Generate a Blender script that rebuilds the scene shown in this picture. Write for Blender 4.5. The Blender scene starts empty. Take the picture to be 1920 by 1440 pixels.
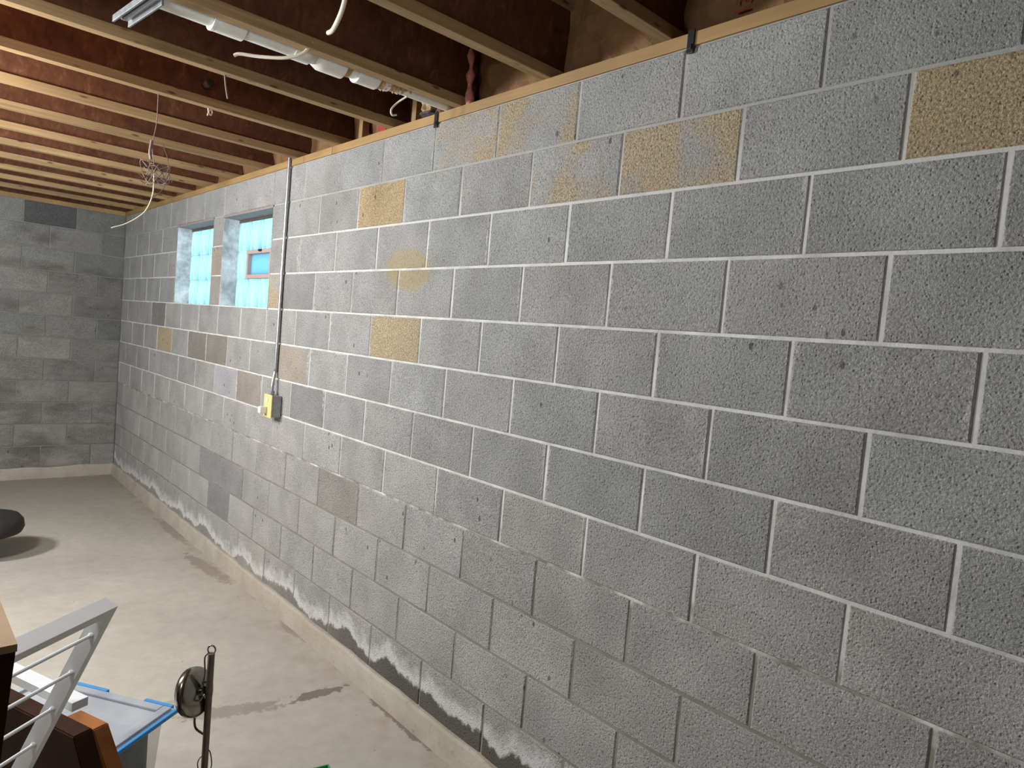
import bpy, bmesh, math, random
from mathutils import Vector, Matrix
random.seed(7)
sc = bpy.context.scene
COL = sc.collection

# ------------------------------------------------------------------ camera
F_PX = 1272.33
cam_d = bpy.data.cameras.new('camera')
cam_d.sensor_fit = 'HORIZONTAL'; cam_d.sensor_width = 36.0
cam_d.lens = F_PX * 36.0 / 1920.0
cam_d.clip_start = 0.02
cam = bpy.data.objects.new('camera', cam_d); COL.objects.link(cam)
RGT = Vector((0.7362, -0.6710, 0.0878)); DWN = Vector((0.0226, -0.1053, -0.9942)); FWD = Vector((0.6764, 0.7339, -0.0624))
M = Matrix((RGT, -DWN, -FWD)).transposed().to_4x4()
M.translation = Vector((-1.6653, -0.7875, 1.6568))
cam.matrix_world = M
sc.camera = cam

# ------------------------------------------------------------------ world, lamps, exposure
w = bpy.data.worlds.new('daylight'); sc.world = w; w.use_nodes = True
w.node_tree.nodes['Background'].inputs[0].default_value = (0.38, 0.77, 1.0, 1)
w.node_tree.nodes['Background'].inputs[1].default_value = 3.3
sc.view_settings.view_transform = 'Standard'
sc.view_settings.look = 'None'
sc.view_settings.gamma = 1.0
sc.view_settings.use_curve_mapping = False
sc.view_settings.exposure = 0.0
LAMPS = [((-2.75, 3.47, 2.15), 285.0, (0.95, 0.985, 1.0)), ((-2.1, 2.48, 2.26), 150.0, (0.95, 0.985, 1.0)), ((-1.9, 0.48, 2.34), 33.0, (0.95, 0.985, 1.0))]  # last, weakest bulb is added to brighten the rack top
for i, (p, e, c) in enumerate(LAMPS):
    ld = bpy.data.lights.new('bulb_light', 'POINT'); ld.energy = e; ld.color = c; ld.shadow_soft_size = 0.15
    lo = bpy.data.objects.new('bulb_light', ld); lo.location = p; COL.objects.link(lo)

# ------------------------------------------------------------------ node helpers
class NT:
    def __init__(s, name, rough=0.8, spec=0.3):
        s.m = bpy.data.materials.new(name); s.m.use_nodes = True
        s.t = s.m.node_tree; s.b = s.t.nodes['Principled BSDF']
        s.b.inputs['Roughness'].default_value = rough
        s.b.inputs['Specular IOR Level'].default_value = spec
    def n(s, ty, **kw):
        x = s.t.nodes.new(ty)
        for k, v in kw.items(): setattr(x, k, v)
        return x
    def put(s, sock, v):
        if isinstance(v, bpy.types.NodeSocket): s.t.links.new(v, sock)
        elif v is not None:
            if sock.type == 'RGBA' and len(v) == 3: v = (*v, 1)
            sock.default_value = v
    def math(s, op, a, b=None, clamp=False):
        x = s.n('ShaderNodeMath', operation=op, use_clamp=clamp); s.put(x.inputs[0], a)
        if b is not None: s.put(x.inputs[1], b)
        return x.outputs[0]
    def vmath(s, op, a, b):
        x = s.n('ShaderNodeVectorMath', operation=op); s.put(x.inputs[0], a); s.put(x.inputs[1], b); return x.outputs[0]
    def mix(s, f, a, b, mode='MIX'):
        x = s.n('ShaderNodeMix', data_type='RGBA', blend_type=mode)
        s.put(x.inputs['Factor'], f); s.put(x.inputs[6], a); s.put(x.inputs[7], b); return x.outputs[2]
    def rng(s, v, a, b, c=0.0, d=1.0, smooth=False):
        x = s.n('ShaderNodeMapRange'); 
        if smooth: x.interpolation_type = 'SMOOTHSTEP'
        s.put(x.inputs[0], v)
        for i, q in enumerate((a, b, c, d)): s.put(x.inputs[i + 1], q)
        return x.outputs[0]
    def noise(s, vec, scale, detail=2.0, rough=0.5, dist=0.0):
        x = s.n('ShaderNodeTexNoise'); s.put(x.inputs['Vector'], vec); x.inputs['Scale'].default_value = scale
        x.inputs['Detail'].default_value = detail; x.inputs['Roughness'].default_value = rough; x.inputs['Distortion'].default_value = dist
        return x.outputs[0]
    def voro(s, vec, scale, feat='F1'):
        x = s.n('ShaderNodeTexVoronoi', feature=feat); s.put(x.inputs['Vector'], vec); x.inputs['Scale'].default_value = scale
        return x.outputs['Distance']
    def pos(s): return s.n('ShaderNodeNewGeometry').outputs['Position']
    def obj(s): return s.n('ShaderNodeTexCoord').outputs['Object']
    def gen(s): return s.n('ShaderNodeTexCoord').outputs['Generated']
    def info(s): return s.n('ShaderNodeObjectInfo')
    def sep(s, v):
        x = s.n('ShaderNodeSeparateXYZ'); s.put(x.inputs[0], v); return x.outputs
    def comb(s, a, b, c):
        x = s.n('ShaderNodeCombineXYZ'); s.put(x.inputs[0], a); s.put(x.inputs[1], b); s.put(x.inputs[2], c); return x.outputs[0]
    def bump(s, h, strength=0.5, dist=0.003, prev=None):
        x = s.n('ShaderNodeBump'); s.put(x.inputs['Height'], h); x.inputs['Strength'].default_value = strength
        x.inputs['Distance'].default_value = dist
        if prev is not None: s.put(x.inputs['Normal'], prev)
        return x.outputs[0]
    def done(s, col=None, normal=None, rough=None):
        if col is not None: s.put(s.b.inputs['Base Color'], col)
        if normal is not None: s.put(s.b.inputs['Normal'], normal)
        if rough is not None: s.put(s.b.inputs['Roughness'], rough)
        return s.m

MAT = {}
def simple(name, col, rough=0.5, metal=0.0, spec=0.4, var=0.08, scale=30.0, bump=0.0):
    t = NT(name, rough, spec); t.b.inputs['Metallic'].default_value = metal
    o = t.obj(); nz = t.noise(o, scale, 3)
    c = t.mix(1.0, col, t.comb(*[t.rng(nz, 0.3, 0.7, 1 - var, 1 + var)] * 3), 'MULTIPLY')
    MAT[name] = t.done(c, t.bump(nz, bump, 0.002) if bump else None)
    return MAT[name]

def ellipse(t, y, z, cy, cz, ry, rz, ang, warp):
    """soft 0..1 mask of a noise-warped ellipse in two coordinates"""
    ca, sa = math.cos(ang), math.sin(ang)
    dy = t.math('SUBTRACT', y, cy); dz = t.math('SUBTRACT', z, cz)
    p = t.math('DIVIDE', t.math('ADD', t.math('MULTIPLY', dy, ca), t.math('MULTIPLY', dz, sa)), ry)
    q = t.math('DIVIDE', t.math('SUBTRACT', t.math('MULTIPLY', dz, ca), t.math('MULTIPLY', dy, sa)), rz)
    r = t.math('SQRT', t.math('ADD', t.math('MULTIPLY', p, p), t.math('MULTIPLY', q, q)))
    return t.rng(t.math('ADD', r, warp), 1.05, 0.75, 0, 1, True)

def wall_material(name, far=False):
    """rough concrete masonry: the per-block tint is the object colour, its alpha the amount of ochre staining"""
    t = NT(name, 0.92, 0.15)
    P = t.pos(); S = t.sep(P); inf = t.info(); O = t.sep(t.obj())
    off = t.vmath('ADD', P, t.comb(t.math('MULTIPLY', inf.outputs['Random'], 31.0), t.math('MULTIPLY', inf.outputs['Random'], 17.0), 0.0))
    big = t.noise(off, 5.0, 3, 0.55)
    grain = t.noise(P, 150.0, 4, 0.75)
    pit = t.voro(P, 95.0)
    c = t.mix(1.0, inf.outputs['Color'], t.comb(*[t.rng(big, 0.3, 0.7, 0.86, 1.12)] * 3), 'MULTIPLY')
    warm = t.noise(off, 2.6, 2)
    c = t.mix(t.rng(warm, 0.45, 0.7, 0, 0.16), c, t.mix(1.0, c, (1.07, 0.98, 0.90), 'MULTIPLY'))
    # ochre staining
    st = t.noise(off, 4.2, 3, 0.5, 0.4)
    mask = t.rng(t.math('ADD', st, inf.outputs['Alpha']), 0.90, 1.10, 0, 1, True)
    och = t.mix(t.rng(grain, 0.35, 0.65), (0.40, 0.30, 0.165), (0.58, 0.455, 0.285))
    c = t.mix(t.math('MULTIPLY', mask, 0.78), c, och)
    # aggregate grain
    c = t.mix(1.0, c, t.comb(*[t.rng(grain, 0.32, 0.68, 0.58, 1.36)] * 3), 'MULTIPLY')
    c = t.mix(t.rng(pit, 0.16, 0.07, 0, 0.5), c, (0.10, 0.09, 0.08))
    sp = t.voro(t.vmath('MULTIPLY', P, (1.0, 1.0, 0.6)), 17.0)
    spg = t.noise(P, 2.0, 1)
    c = t.mix(t.math('MULTIPLY', t.rng(sp, 0.13, 0.09, 0, 0.75), t.rng(spg, 0.52, 0.6)), c, (0.09, 0.075, 0.06))
    fr = t.noise(P, 40.0, 4, 0.7)
    if not far:
        # mortar smeared over the ends of some blocks
        ex = t.math('SUBTRACT', 0.1985, t.math('ABSOLUTE', O[1]))
        sm = t.math('LESS_THAN', ex, t.math('ADD', 0.002, t.math('MULTIPLY', t.rng(fr, 0.4, 0.75), t.rng(t.noise(off, 3.0, 1), 0.5, 0.72, 0.0, 0.035))))
        c = t.mix(t.math('MULTIPLY', sm, t.math('MULTIPLY', t.rng(S[2], 0.9, 1.0, 0.15, 0.75), t.rng(S[2], 2.5, 2.1, 0.4, 1.0))), c, (0.60, 0.585, 0.57))
        ez = t.math('SUBTRACT', 0.0966, t.math('ABSOLUTE', O[2]))
        sz = t.math('LESS_THAN', ez, t.math('MULTIPLY', t.rng(fr, 0.45, 0.72), t.rng(t.noise(off, 5.0, 1), 0.48, 0.7, 0.002, 0.012)))
        c = t.mix(t.math('MULTIPLY', sz, t.math('MULTIPLY', t.rng(S[2], 0.9, 1.0, 0.1, 0.7), t.rng(S[2], 2.5, 2.1, 0.3, 1.0))), c, (0.60, 0.585, 0.57))
        # yellow spill across several blocks
        wp = t.math('MULTIPLY', t.math('SUBTRACT', fr, 0.5), 1.2)
        e1 = ellipse(t, S[1], S[2], 1.76, 1.93, 0.20, 0.10, 0.1, wp)
        c = t.mix(t.math('MULTIPLY', e1, 0.5), c, (0.50, 0.36, 0.13))
        # white salt bloom and damp band above the kerb
        ln = t.noise(t.comb(0.0, t.math('MULTIPLY', S[1], 1.0), 0.0), 2.3, 4, 0.6)
        gate = t.rng(S[1], 3.2, 1.6, 0.0, 1.0)
        base = t.math('ADD', t.rng(gate, 0, 1, 0.085, 0.135), t.math('MULTIPLY', t.rng(ln, 0.35, 0.68), 0.105))
        h = t.math('ADD', t.math('SUBTRACT', S[2], base), t.math('MULTIPLY', t.math('SUBTRACT', fr, 0.5), 0.05))
        lowz = t.rng(S[2], 0.302, 0.296, 0, 1)
        white = t.math('MULTIPLY', t.math('MULTIPLY', t.rng(h, -0.004, 0.006), t.rng(t.math('ADD', h, t.math('MULTIPLY', t.math('SUBTRACT', t.noise(P, 13.0, 4, 0.7), 0.5), 0.20)), 0.085, 0.02)), lowz)
        c = t.mix(t.math('MULTIPLY', t.rng(h, 0.0, -0.012), t.math('MULTIPLY', t.rng(gate, 0, 1, 0.25, 0.85), lowz)), c, (0.085, 0.075, 0.06))
        c = t.mix(t.math('MULTIPLY', white, 0.9), c, (0.74, 0.73, 0.72))
    else:
        # sooty damp marks and pale patches, stronger towards the floor
        mk = t.noise(t.vmath('MULTIPLY', P, (1.0, 1.0, 2.2)), 2.4, 4, 0.6)
        c = t.mix(t.math('MULTIPLY', t.rng(mk, 0.52, 0.7), 0.55), c, (0.10, 0.085, 0.07))
        lm = t.noise(t.vmath('MULTIPLY', P, (1.0, 1.0, 3.0)), 3.1, 4, 0.65)
        c = t.mix(t.math('MULTIPLY', t.rng(lm, 0.5, 0.68), t.rng(S[2], 1.7, 0.3, 0.05, 0.65)), c, (0.42, 0.405, 0.37))
    hgt = t.math('ADD', t.math('MULTIPLY', grain, 1.0), t.math('MULTIPLY', t.rng(pit, 0.0, 0.35), 0.5))
    return t.done(c, t.bump(hgt, 1.0, 0.0085))

MAT['block'] = wall_material('block_concrete')
MAT['block_far'] = wall_material('block_concrete_dingy', True)

t = NT('mortar', 0.95, 0.1); P = t.pos(); S = t.sep(P)
n1 = t.noise(P, 9.0, 4, 0.6); n2 = t.noise(P, 120, 3)
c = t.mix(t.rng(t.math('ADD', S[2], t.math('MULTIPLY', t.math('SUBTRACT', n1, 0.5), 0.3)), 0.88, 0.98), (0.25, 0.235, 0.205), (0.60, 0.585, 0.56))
c = t.mix(t.rng(t.math('ADD', S[2], t.math('MULTIPLY', t.math('SUBTRACT', n1, 0.5), 0.5)), 2.1, 2.35, 0, 0.85), c, (0.30, 0.29, 0.27))  # greyer top mortar, with the joints' shadow put into its colour
c = t.mix(1.0, c, t.comb(*[t.rng(n1, 0.3, 0.7, 0.75, 1.15)] * 3), 'MULTIPLY')
MAT['mortar'] = t.done(c, t.bump(n2, 0.5, 0.003))
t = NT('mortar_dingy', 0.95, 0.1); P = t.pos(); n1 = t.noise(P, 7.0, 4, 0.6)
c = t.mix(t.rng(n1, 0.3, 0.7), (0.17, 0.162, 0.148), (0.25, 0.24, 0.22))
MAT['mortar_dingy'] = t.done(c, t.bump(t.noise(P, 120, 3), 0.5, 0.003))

t = NT('slab_concrete', 0.62, 0.35); P = t.pos(); S = t.sep(P)
n1 = t.noise(P, 1.1, 4, 0.55); n2 = t.noise(P, 14.0, 5, 0.65); n3 = t.noise(P, 240, 2)
c = t.mix(t.rng(n1, 0.32, 0.68), (0.375, 0.350, 0.300), (0.455, 0.425, 0.365))
c = t.mix(1.0, c, t.comb(*[t.rng(n2, 0.3, 0.7, 0.9, 1.08)] * 3), 'MULTIPLY')
wp = t.math('MULTIPLY', t.math('SUBTRACT', n2, 0.5), 1.5)
wp2 = t.math('MULTIPLY', t.math('SUBTRACT', t.noise(P, 30, 4, 0.6), 0.5), 1.6)
for (cx, cy, rx, ry, ang, k) in [(-0.20, 1.90, 0.15, 0.036, -0.05, 0.8), (-0.55, 1.965, 0.23, 0.05, -0.32, 0.45), (-0.02, 1.52, 0.035, 0.27, 0.0, 0.75),
                                 (-0.03, 2.55, 0.03, 0.18, 0.0, 0.35), (-0.10, 3.7, 0.05, 0.35, 0.1, 0.4), (-0.06, 4.6, 0.04, 0.4, 0.0, 0.4), (-0.78, 2.15, 0.06, 0.05, 0, 0.2)]:
    mk = ellipse(t, S[0], S[1], cx, cy, rx, ry, ang, t.math('ADD', wp, wp2))
    c = t.mix(t.math('MULTIPLY', mk, k), c, (0.135, 0.115, 0.085))
# rusty silt along the kerb
silt = t.math('MULTIPLY', t.rng(S[0], -0.22, -0.02), t.rng(t.noise(P, 6.0, 4, 0.6), 0.45, 0.65))
c = t.mix(t.math('MULTIPLY', silt, 0.5), c, (0.30, 0.215, 0.135))
fs = t.math('MULTIPLY', t.rng(t.math('ADD', S[1], t.math('MULTIPLY', n1, 0.8)), 5.6, 7.0), 0.4)  # slab turns darker and browner towards the far wall
c = t.mix(fs, c, (0.20, 0.165, 0.115))
dots = t.voro(P, 9.0)
c = t.mix(t.rng(dots, 0.045, 0.03, 0, 0.6), c, (0.14, 0.11, 0.08))
MAT['floor'] = t.done(c, t.bump(n3, 0.12, 0.002), t.rng(n1, 0.3, 0.7, 0.5, 0.75))

t = NT('kerb_concrete', 0.85, 0.2); P = t.pos(); S = t.sep(P)
n1 = t.noise(P, 6.0, 4, 0.6); n2 = t.noise(P, 45.0, 4, 0.6)
c = t.mix(t.rng(n1, 0.35, 0.65), (0.36, 0.32, 0.255), (0.43, 0.39, 0.325))
c = t.mix(t.rng(n2, 0.60, 0.74, 0, 0.6), c, (0.24, 0.16, 0.09))
MAT['kerb'] = t.done(c, t.bump(n2, 0.5, 0.004))

def wood(name, c1, c2, axis=0, knots=True, rough=0.6):
    t = NT(name, rough, 0.3); P = t.pos(); inf = t.info()
    P2 = t.vmath('ADD', P, t.comb(t.math('MULTIPLY', inf.outputs['Random'], 7.0), 0.0, t.math('MULTIPLY', inf.outputs['Random'], 3.0)))
    st = [55.0, 55.0, 55.0]; st[axis] = 1.6
    g = t.noise(t.vmath('MULTIPLY', P2, tuple(st)), 1.0, 4, 0.6, 0.3)
    c = t.mix(t.rng(g, 0.3, 0.7), c1, c2)
    bl = t.noise(P2, 2.2, 3)
    c = t.mix(1.0, c, t.comb(*[t.rng(bl, 0.3, 0.7, 0.8, 1.15)] * 3), 'MULTIPLY')
    if knots:
        s3 = [26.0] * 3; s3[axis] = 7.0
        kd = t.voro(t.vmath('MULTIPLY', P2, tuple(s3)), 1.0)
        c = t.mix(t.rng(kd, 0.17, 0.08, 0, 0.8), c, (0.06, 0.025, 0.01))
    return t.done(c, t.bump(g, 0.25, 0.002))
MAT['flange'] = wood('flange_wood', (0.24, 0.145, 0.064), (0.38, 0.25, 0.125))
MAT['plate'] = wood('plate_wood', (0.29, 0.175, 0.07), (0.36, 0.225, 0.095), axis=1, knots=False)
MAT['stud'] = wood('stud_wood', (0.24, 0.145, 0.065), (0.30, 0.185, 0.085), axis=2, knots=False)

def osb(name, cols, scale):
    t = NT(name, 0.75, 0.2); P = t.pos()
    x = t.n('ShaderNodeTexVoronoi', feature='F1'); x.inputs['Scale'].default_value = 1.0
    wv = t.vmath('ADD', t.vmath('MULTIPLY', P, scale), t.comb(t.math('MULTIPLY', t.noise(P, 20, 2), 1.5), 0.0, t.math('MULTIPLY', t.noise(P, 23, 2), 1.5)))
    t.put(x.inputs['Vector'], wv)
    v = t.sep(x.outputs['Color'])[0]
    fz = t.noise(t.vmath('MULTIPLY', P, (1.0, 1.0, 0.55)), 26.0, 5, 0.65, 0.8)
    c = t.mix(t.math('MULTIPLY', t.rng(fz, 0.3, 0.66), t.rng(v, 0, 0.8, 0.7, 1.0)), cols[0], cols[1]); c = t.mix(t.rng(fz, 0.60, 0.78, 0, 0.8), c, cols[2])
    c = t.mix(1.0, c, t.comb(*[t.rng(t.noise(P, 3.0, 4), 0.3, 0.7, 0.75, 1.25)] * 3), 'MULTIPLY')
    return t.done(c, t.bump(v, 0.15, 0.002))
MAT['osb'] = osb('oriented_strand_board', ((0.070, 0.024, 0.011), (0.135, 0.050, 0.021), (0.22, 0.10, 0.045)), (16.0, 30.0, 26.0))
MAT['deck'] = osb('subfloor_board', ((0.17, 0.07, 0.03), (0.24, 0.11, 0.05), (0.34, 0.19, 0.10)), (22.0, 18.0, 30.0))

t = NT('kraft_paper', 0.7, 0.25); P = t.pos(); n1 = t.noise(P, 12, 4, 0.6)
c = t.mix(t.rng(n1, 0.3, 0.7), (0.15, 0.075, 0.030), (0.215, 0.112, 0.047))
MAT['kraft'] = t.done(c, t.bump(t.noise(P, 25, 3, 0.6, 0.6), 0.7, 0.01))

simple('white_pvc', (0.70, 0.69, 0.65), 0.35, var=0.04)
simple('ivory', (0.70, 0.58, 0.25), 0.4, var=0.05)
simple('white_plastic', (0.75, 0.74, 0.72), 0.35, var=0.03)
simple('zinc', (0.42, 0.43, 0.44), 0.38, 0.9, var=0.15, scale=60)
simple('galvanised', (0.20, 0.205, 0.21), 0.5, 0.5, var=0.25, scale=40)
simple('dull_steel', (0.34, 0.34, 0.34), 0.45, 0.6, var=0.15, scale=50)
simple('white_enamel', (0.87, 0.89, 0.91), 0.32, var=0.02)
simple('chrome', (0.30, 0.285, 0.26), 0.2, 1.0, var=0.08)
simple('bronze_pole', (0.16, 0.135, 0.11), 0.42, 0.6, var=0.15)
simple('wire_dark', (0.10, 0.085, 0.07), 0.5, var=0.1)
simple('cable_white', (0.66, 0.58, 0.47), 0.5, var=0.06)
simple('cable_brown', (0.17, 0.115, 0.10), 0.6, var=0.15)
simple('cardboard', (0.47, 0.32, 0.19), 0.85, var=0.08, scale=12, bump=0.1)
simple('cardboard_tape', (0.42, 0.27, 0.14), 0.4, var=0.05)
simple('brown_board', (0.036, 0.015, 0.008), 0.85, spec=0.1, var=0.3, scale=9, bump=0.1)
simple('orange_board', (0.30, 0.115, 0.033), 0.7, spec=0.15, var=0.25, scale=14, bump=0.1)
simple('black_vinyl', (0.022, 0.021, 0.020), 0.6, var=0.2)
simple('black_metal', (0.03, 0.03, 0.03), 0.4, 0.5)
simple('green_plastic', (0.05, 0.30, 0.09), 0.4, var=0.08)
simple('blue_plastic', (0.055, 0.27, 0.62), 0.35, var=0.05)
simple('pink_fibre', (0.50, 0.19, 0.15), 0.95, var=0.25, scale=60, bump=0.6)
simple('paper_tan', (0.45, 0.29, 0.16), 0.8, var=0.2, scale=25, bump=0.5)
simple('paper_dark', (0.06, 0.045, 0.055), 0.6, var=0.2)
simple('red_ink', (0.30, 0.035, 0.02), 0.7, var=0.15)
simple('vent_frame', (0.46, 0.33, 0.30), 0.6, var=0.06)
simple('lintel', (0.27, 0.225, 0.215), 0.75, var=0.12)
simple('bin_goods', (0.10, 0.10, 0.115), 0.8, var=0.4, scale=14)
t = NT('clear_bin', 0.3, 0.4)
t.b.inputs['Base Color'].default_value = (0.62, 0.66, 0.72, 1)
t.b.inputs['Alpha'].default_value = 0.30
MAT['clear_bin'] = t.m
t = NT('clear_lid', 0.28, 0.45); o = t.obj(); n1 = t.noise(o, 5, 3)
t.b.inputs['Alpha'].default_value = 0.68
MAT['clear_lid'] = t.done(t.mix(t.rng(n1, 0.35, 0.65), (0.40, 0.43, 0.48), (0.60, 0.63, 0.67)))

def glass_mat(name, col, tr):
    m = bpy.data.materials.new(name); m.use_nodes = True; tt = m.node_tree
    for n in list(tt.nodes):
        if n.type != 'OUTPUT_MATERIAL': tt.nodes.remove(n)
    out = [n for n in tt.nodes if n.type == 'OUTPUT_MATERIAL'][0]
    a = tt.nodes.new('ShaderNodeBsdfTranslucent'); b = tt.nodes.new('ShaderNodeBsdfGlossy'); mx = tt.nodes.new('ShaderNodeMixShader')
    tc = tt.nodes.new('ShaderNodeTexCoord'); nz = tt.nodes.new('ShaderNodeTexNoise'); nz.inputs['Scale'].default_value = 16; nz.inputs['Detail'].default_value = 3
    vm = tt.nodes.new('ShaderNodeVectorMath'); vm.operation = 'MULTIPLY'; vm.inputs[1].default_value = (1, 1.6, 0.35)
    cr = tt.nodes.new('ShaderNodeMix'); cr.data_type = 'RGBA'
    cr.inputs[6].default_value = (col[0] * tr, col[1] * tr, col[2] * tr, 1); cr.inputs[7].default_value = (*col, 1)
    mr = tt.nodes.new('ShaderNodeMapRange'); mr.inputs[1].default_value = 0.38; mr.inputs[2].default_value = 0.6
    tt.links.new(tc.outputs['Object'], vm.inputs[0]); tt.links.new(vm.outputs[0], nz.inputs['Vector']); tt.links.new(nz.outputs[0], mr.inputs[0]); tt.links.new(mr.outputs[0], cr.inputs['Factor'])
    tt.links.new(cr.outputs[2], a.inputs['Color'])
    b.inputs['Roughness'].default_value = 0.15; b.inputs['Color'].default_value = (1, 1, 1, 1)
    mx.inputs[0].default_value = 0.06
    tt.links.new(a.outputs[0], mx.inputs[1]); tt.links.new(b.outputs[0], mx.inputs[2]); tt.links.new(mx.outputs[0], out.inputs['Surface'])
    return m
MAT['glass_block'] = glass_mat('wavy_glass', (0.90, 0.97, 0.97), 0.70)
MAT['vent_glass'] = glass_mat('frosted_glass', (0.55, 0.68, 0.72), 0.97)

t = NT('parge', 0.9, 0.1); P = t.pos(); n1 = t.noise(P, 9.0, 4, 0.65); n2 = t.noise(P, 60, 3)
c = t.mix(t.rng(n1, 0.35, 0.62), (0.34, 0.34, 0.335), (0.66, 0.66, 0.65))
MAT['parge'] = t.done(c, t.bump(n2, 0.6, 0.004))

# ------------------------------------------------------------------ mesh helpers
class MB:
    def __init__(s): s.v = []; s.f = []; s.sm = []
    def add(s, vs, fs, smooth=False):
        o = len(s.v); s.v += [tuple(v) for v in vs]
        for f in fs: s.f.append(tuple(i + o for i in f)); s.sm.append(smooth)
        return s
    def box(s, lo, hi, ch=0.0, mat=None):
        (x0, y0, z0), (x1, y1, z1) = lo, hi
        if ch <= 0:
            vs = [(x0, y0, z0), (x1, y0, z0), (x1, y1, z0), (x0, y1, z0), (x0, y0, z1), (x1, y0, z1), (x1, y1, z1), (x0, y1, z1)]
            fs = [(3, 2, 1, 0), (4, 5, 6, 7), (0, 1, 5, 4), (1, 2, 6, 5), (2, 3, 7, 6), (3, 0, 4, 7)]
        else:
            bm = bmesh.new(); bmesh.ops.create_cube(bm, size=1.0)
            for v in bm.verts:
                v.co = Vector(((x0 + x1) / 2 + v.co.x * (x1 - x0), (y0 + y1) / 2 + v.co.y * (y1 - y0), (z0 + z1) / 2 + v.co.z * (z1 - z0)))
            bmesh.ops.bevel(bm, geom=list(bm.edges), offset=ch, segments=2, affect='EDGES', profile=0.6)
            bm.verts.index_update()
            vs = [v.co.copy() for v in bm.verts]; fs = [[v.index for v in f.verts] for f in bm.faces]; bm.free()
        if mat is not None: vs = [mat @ Vector(v) for v in vs]
        return s.add(vs, fs)
    def tube(s, pts, r, seg=8, smooth=True, cap=True):
        pts = [Vector(p) for p in pts]; n = len(pts)
        rs = r if isinstance(r, (list, tuple)) else [r] * n
        up = None; rings = []
        for i, p in enumerate(pts):
            d = (pts[min(i + 1, n - 1)] - pts[max(i - 1, 0)])
            d = d.normalized() if d.length > 1e-9 else Vector((0, 0, 1))
            if up is None: up = d.orthogonal().normalized()
            up = (up - d * up.dot(d)); up = up.normalized() if up.length > 1e-6 else d.orthogonal().normalized()
            sd = d.cross(up)
            rings.append([p + rs[i] * (math.cos(2 * math.pi * k / seg) * up + math.sin(2 * math.pi * k / seg) * sd) for k in range(seg)])
        vs = [v for ring in rings for v in ring]; fs = []
        for i in range(n - 1):
            for k in range(seg):
                a = i * seg + k; b = i * seg + (k + 1) % seg
                fs.append((a, b, b + seg, a + seg))
        s.add(vs, fs, smooth)
        if cap: s.add(rings[0], [tuple(range(seg))[::-1]]); s.add(rings[-1], [tuple(range(seg))])
        return s
    def lathe(s, prof, mat, seg=24, smooth=True):
        vs = []; fs = []; m = len(prof)
        for k in range(seg):
            a = 2 * math.pi * k / seg
            for (r, h) in prof: vs.append(mat @ Vector((r * math.cos(a), r * math.sin(a), h)))
        for k in range(seg):
            k2 = (k + 1) % seg
            for i in range(m - 1): fs.append((k * m + i, k2 * m + i, k2 * m + i + 1, k * m + i + 1))
        return s.add(vs, fs, smooth)
    def mesh(s, name, mat):
        me = bpy.data.meshes.new(name); me.from_pydata(s.v, [], s.f)
        me.polygons.foreach_set('use_smooth', s.sm)
        if mat: me.materials.append(MAT[mat])
        me.update(); return me
    def build(s, name, mat, parent=None, **tags):
        o = bpy.data.objects.new(name, s.mesh(name, mat)); COL.objects.link(o)
        if parent: o.parent = parent
        return tag(o, **tags)
def tag(o, label=None, cat=None, group=None, kind=None):
    if label: o['label'] = label
    if cat: o['category'] = cat
    if group: o['group'] = group
    if kind: o['kind'] = kind
    return o
def empty(name, loc, **tags):
    o = bpy.data.objects.new(name, None); o.location = loc; o.empty_display_size = 0.1; COL.objects.link(o)
    return tag(o, **tags)
def spline(pts, n=8):
    """Catmull-Rom through the points"""
    P = [Vector(p) for p in pts]; P = [2 * P[0] - P[1]] + P + [2 * P[-1] - P[-2]]; out = []
    for i in range(1, len(P) - 2):
        for k in range(n):
            u = k / n; a, b, c, d = P[i - 1:i + 3]
            out.append(0.5 * ((2 * b) + (c - a) * u + (2 * a - 5 * b + 4 * c - d) * u * u + (3 * b - a - 3 * c + d) * u ** 3))
    out.append(P[-2]); return out

# ------------------------------------------------------------------ dimensions
B, C = 0.4064, 0.2032                    # block module with joint
Z0 = 0.10                                # underside of the lowest course
ZT = Z0 + 12 * C                         # top of the masonry
YF = 6.745                               # far wall face
XL, YB = -7.0, -5.5                      # left and back walls (not in the photograph)
JT = 0.009                               # joint
W2 = (8 * B, 10 * B); W1 = (10.5 * B, 12.5 * B)   # window openings along the wall
WZ0, WZ1 = ZT - 4 * C, ZT - C
PLZ = ZT + 0.038
DECK = PLZ + 0.30

# ------------------------------------------------------------------ room shell
MB().box((XL - 0.2, YB - 0.2, -0.15), (0.2, YF + 0.2, 0.0)).build('floor', 'floor', label='tan grey concrete basement floor slab with damp stains', cat='floor', kind='structure')

wr = MB(); g = 0.0055
wr.box((0.004, YB, 0.0), (0.195, YF + 0.2, WZ0 - 0.010))
wr.box((0.004, YB, WZ1 + 0.010), (0.195, YF + 0.2, ZT))
for (a, b) in ((YB, W2[0] - 0.010), (W2[1] + 0.010, W1[0] - 0.010), (W1[1] + 0.010, YF + 0.2)):
    wr.box((0.004, a, WZ0 - 0.010), (0.195, b, WZ1 + 0.010))
wall_right = wr.build('wall_right', 'mortar', label='long grey concrete block wall with pale mortar joints', cat='wall', kind='structure')
wall_far = MB().box((XL, YF + 0.004, 0.0), (0.0, YF + 0.2, ZT)).build('wall_far', 'mortar_dingy', label='dark dingy concrete block wall at the end of the room', cat='wall', kind='structure')
MB().box((XL - 0.2, YB - 0.2, 0), (XL, YF + 0.2, DECK)).build('wall_left', 'mortar_dingy', label='plain grey masonry wall opposite the windows', cat='wall', kind='structure')
MB().box((XL, YB - 0.2, 0), (0.195, YB, DECK)).build('wall_back', 'mortar_dingy', label='plain grey masonry wall behind the stored goods', cat='wall', kind='structure')

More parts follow.
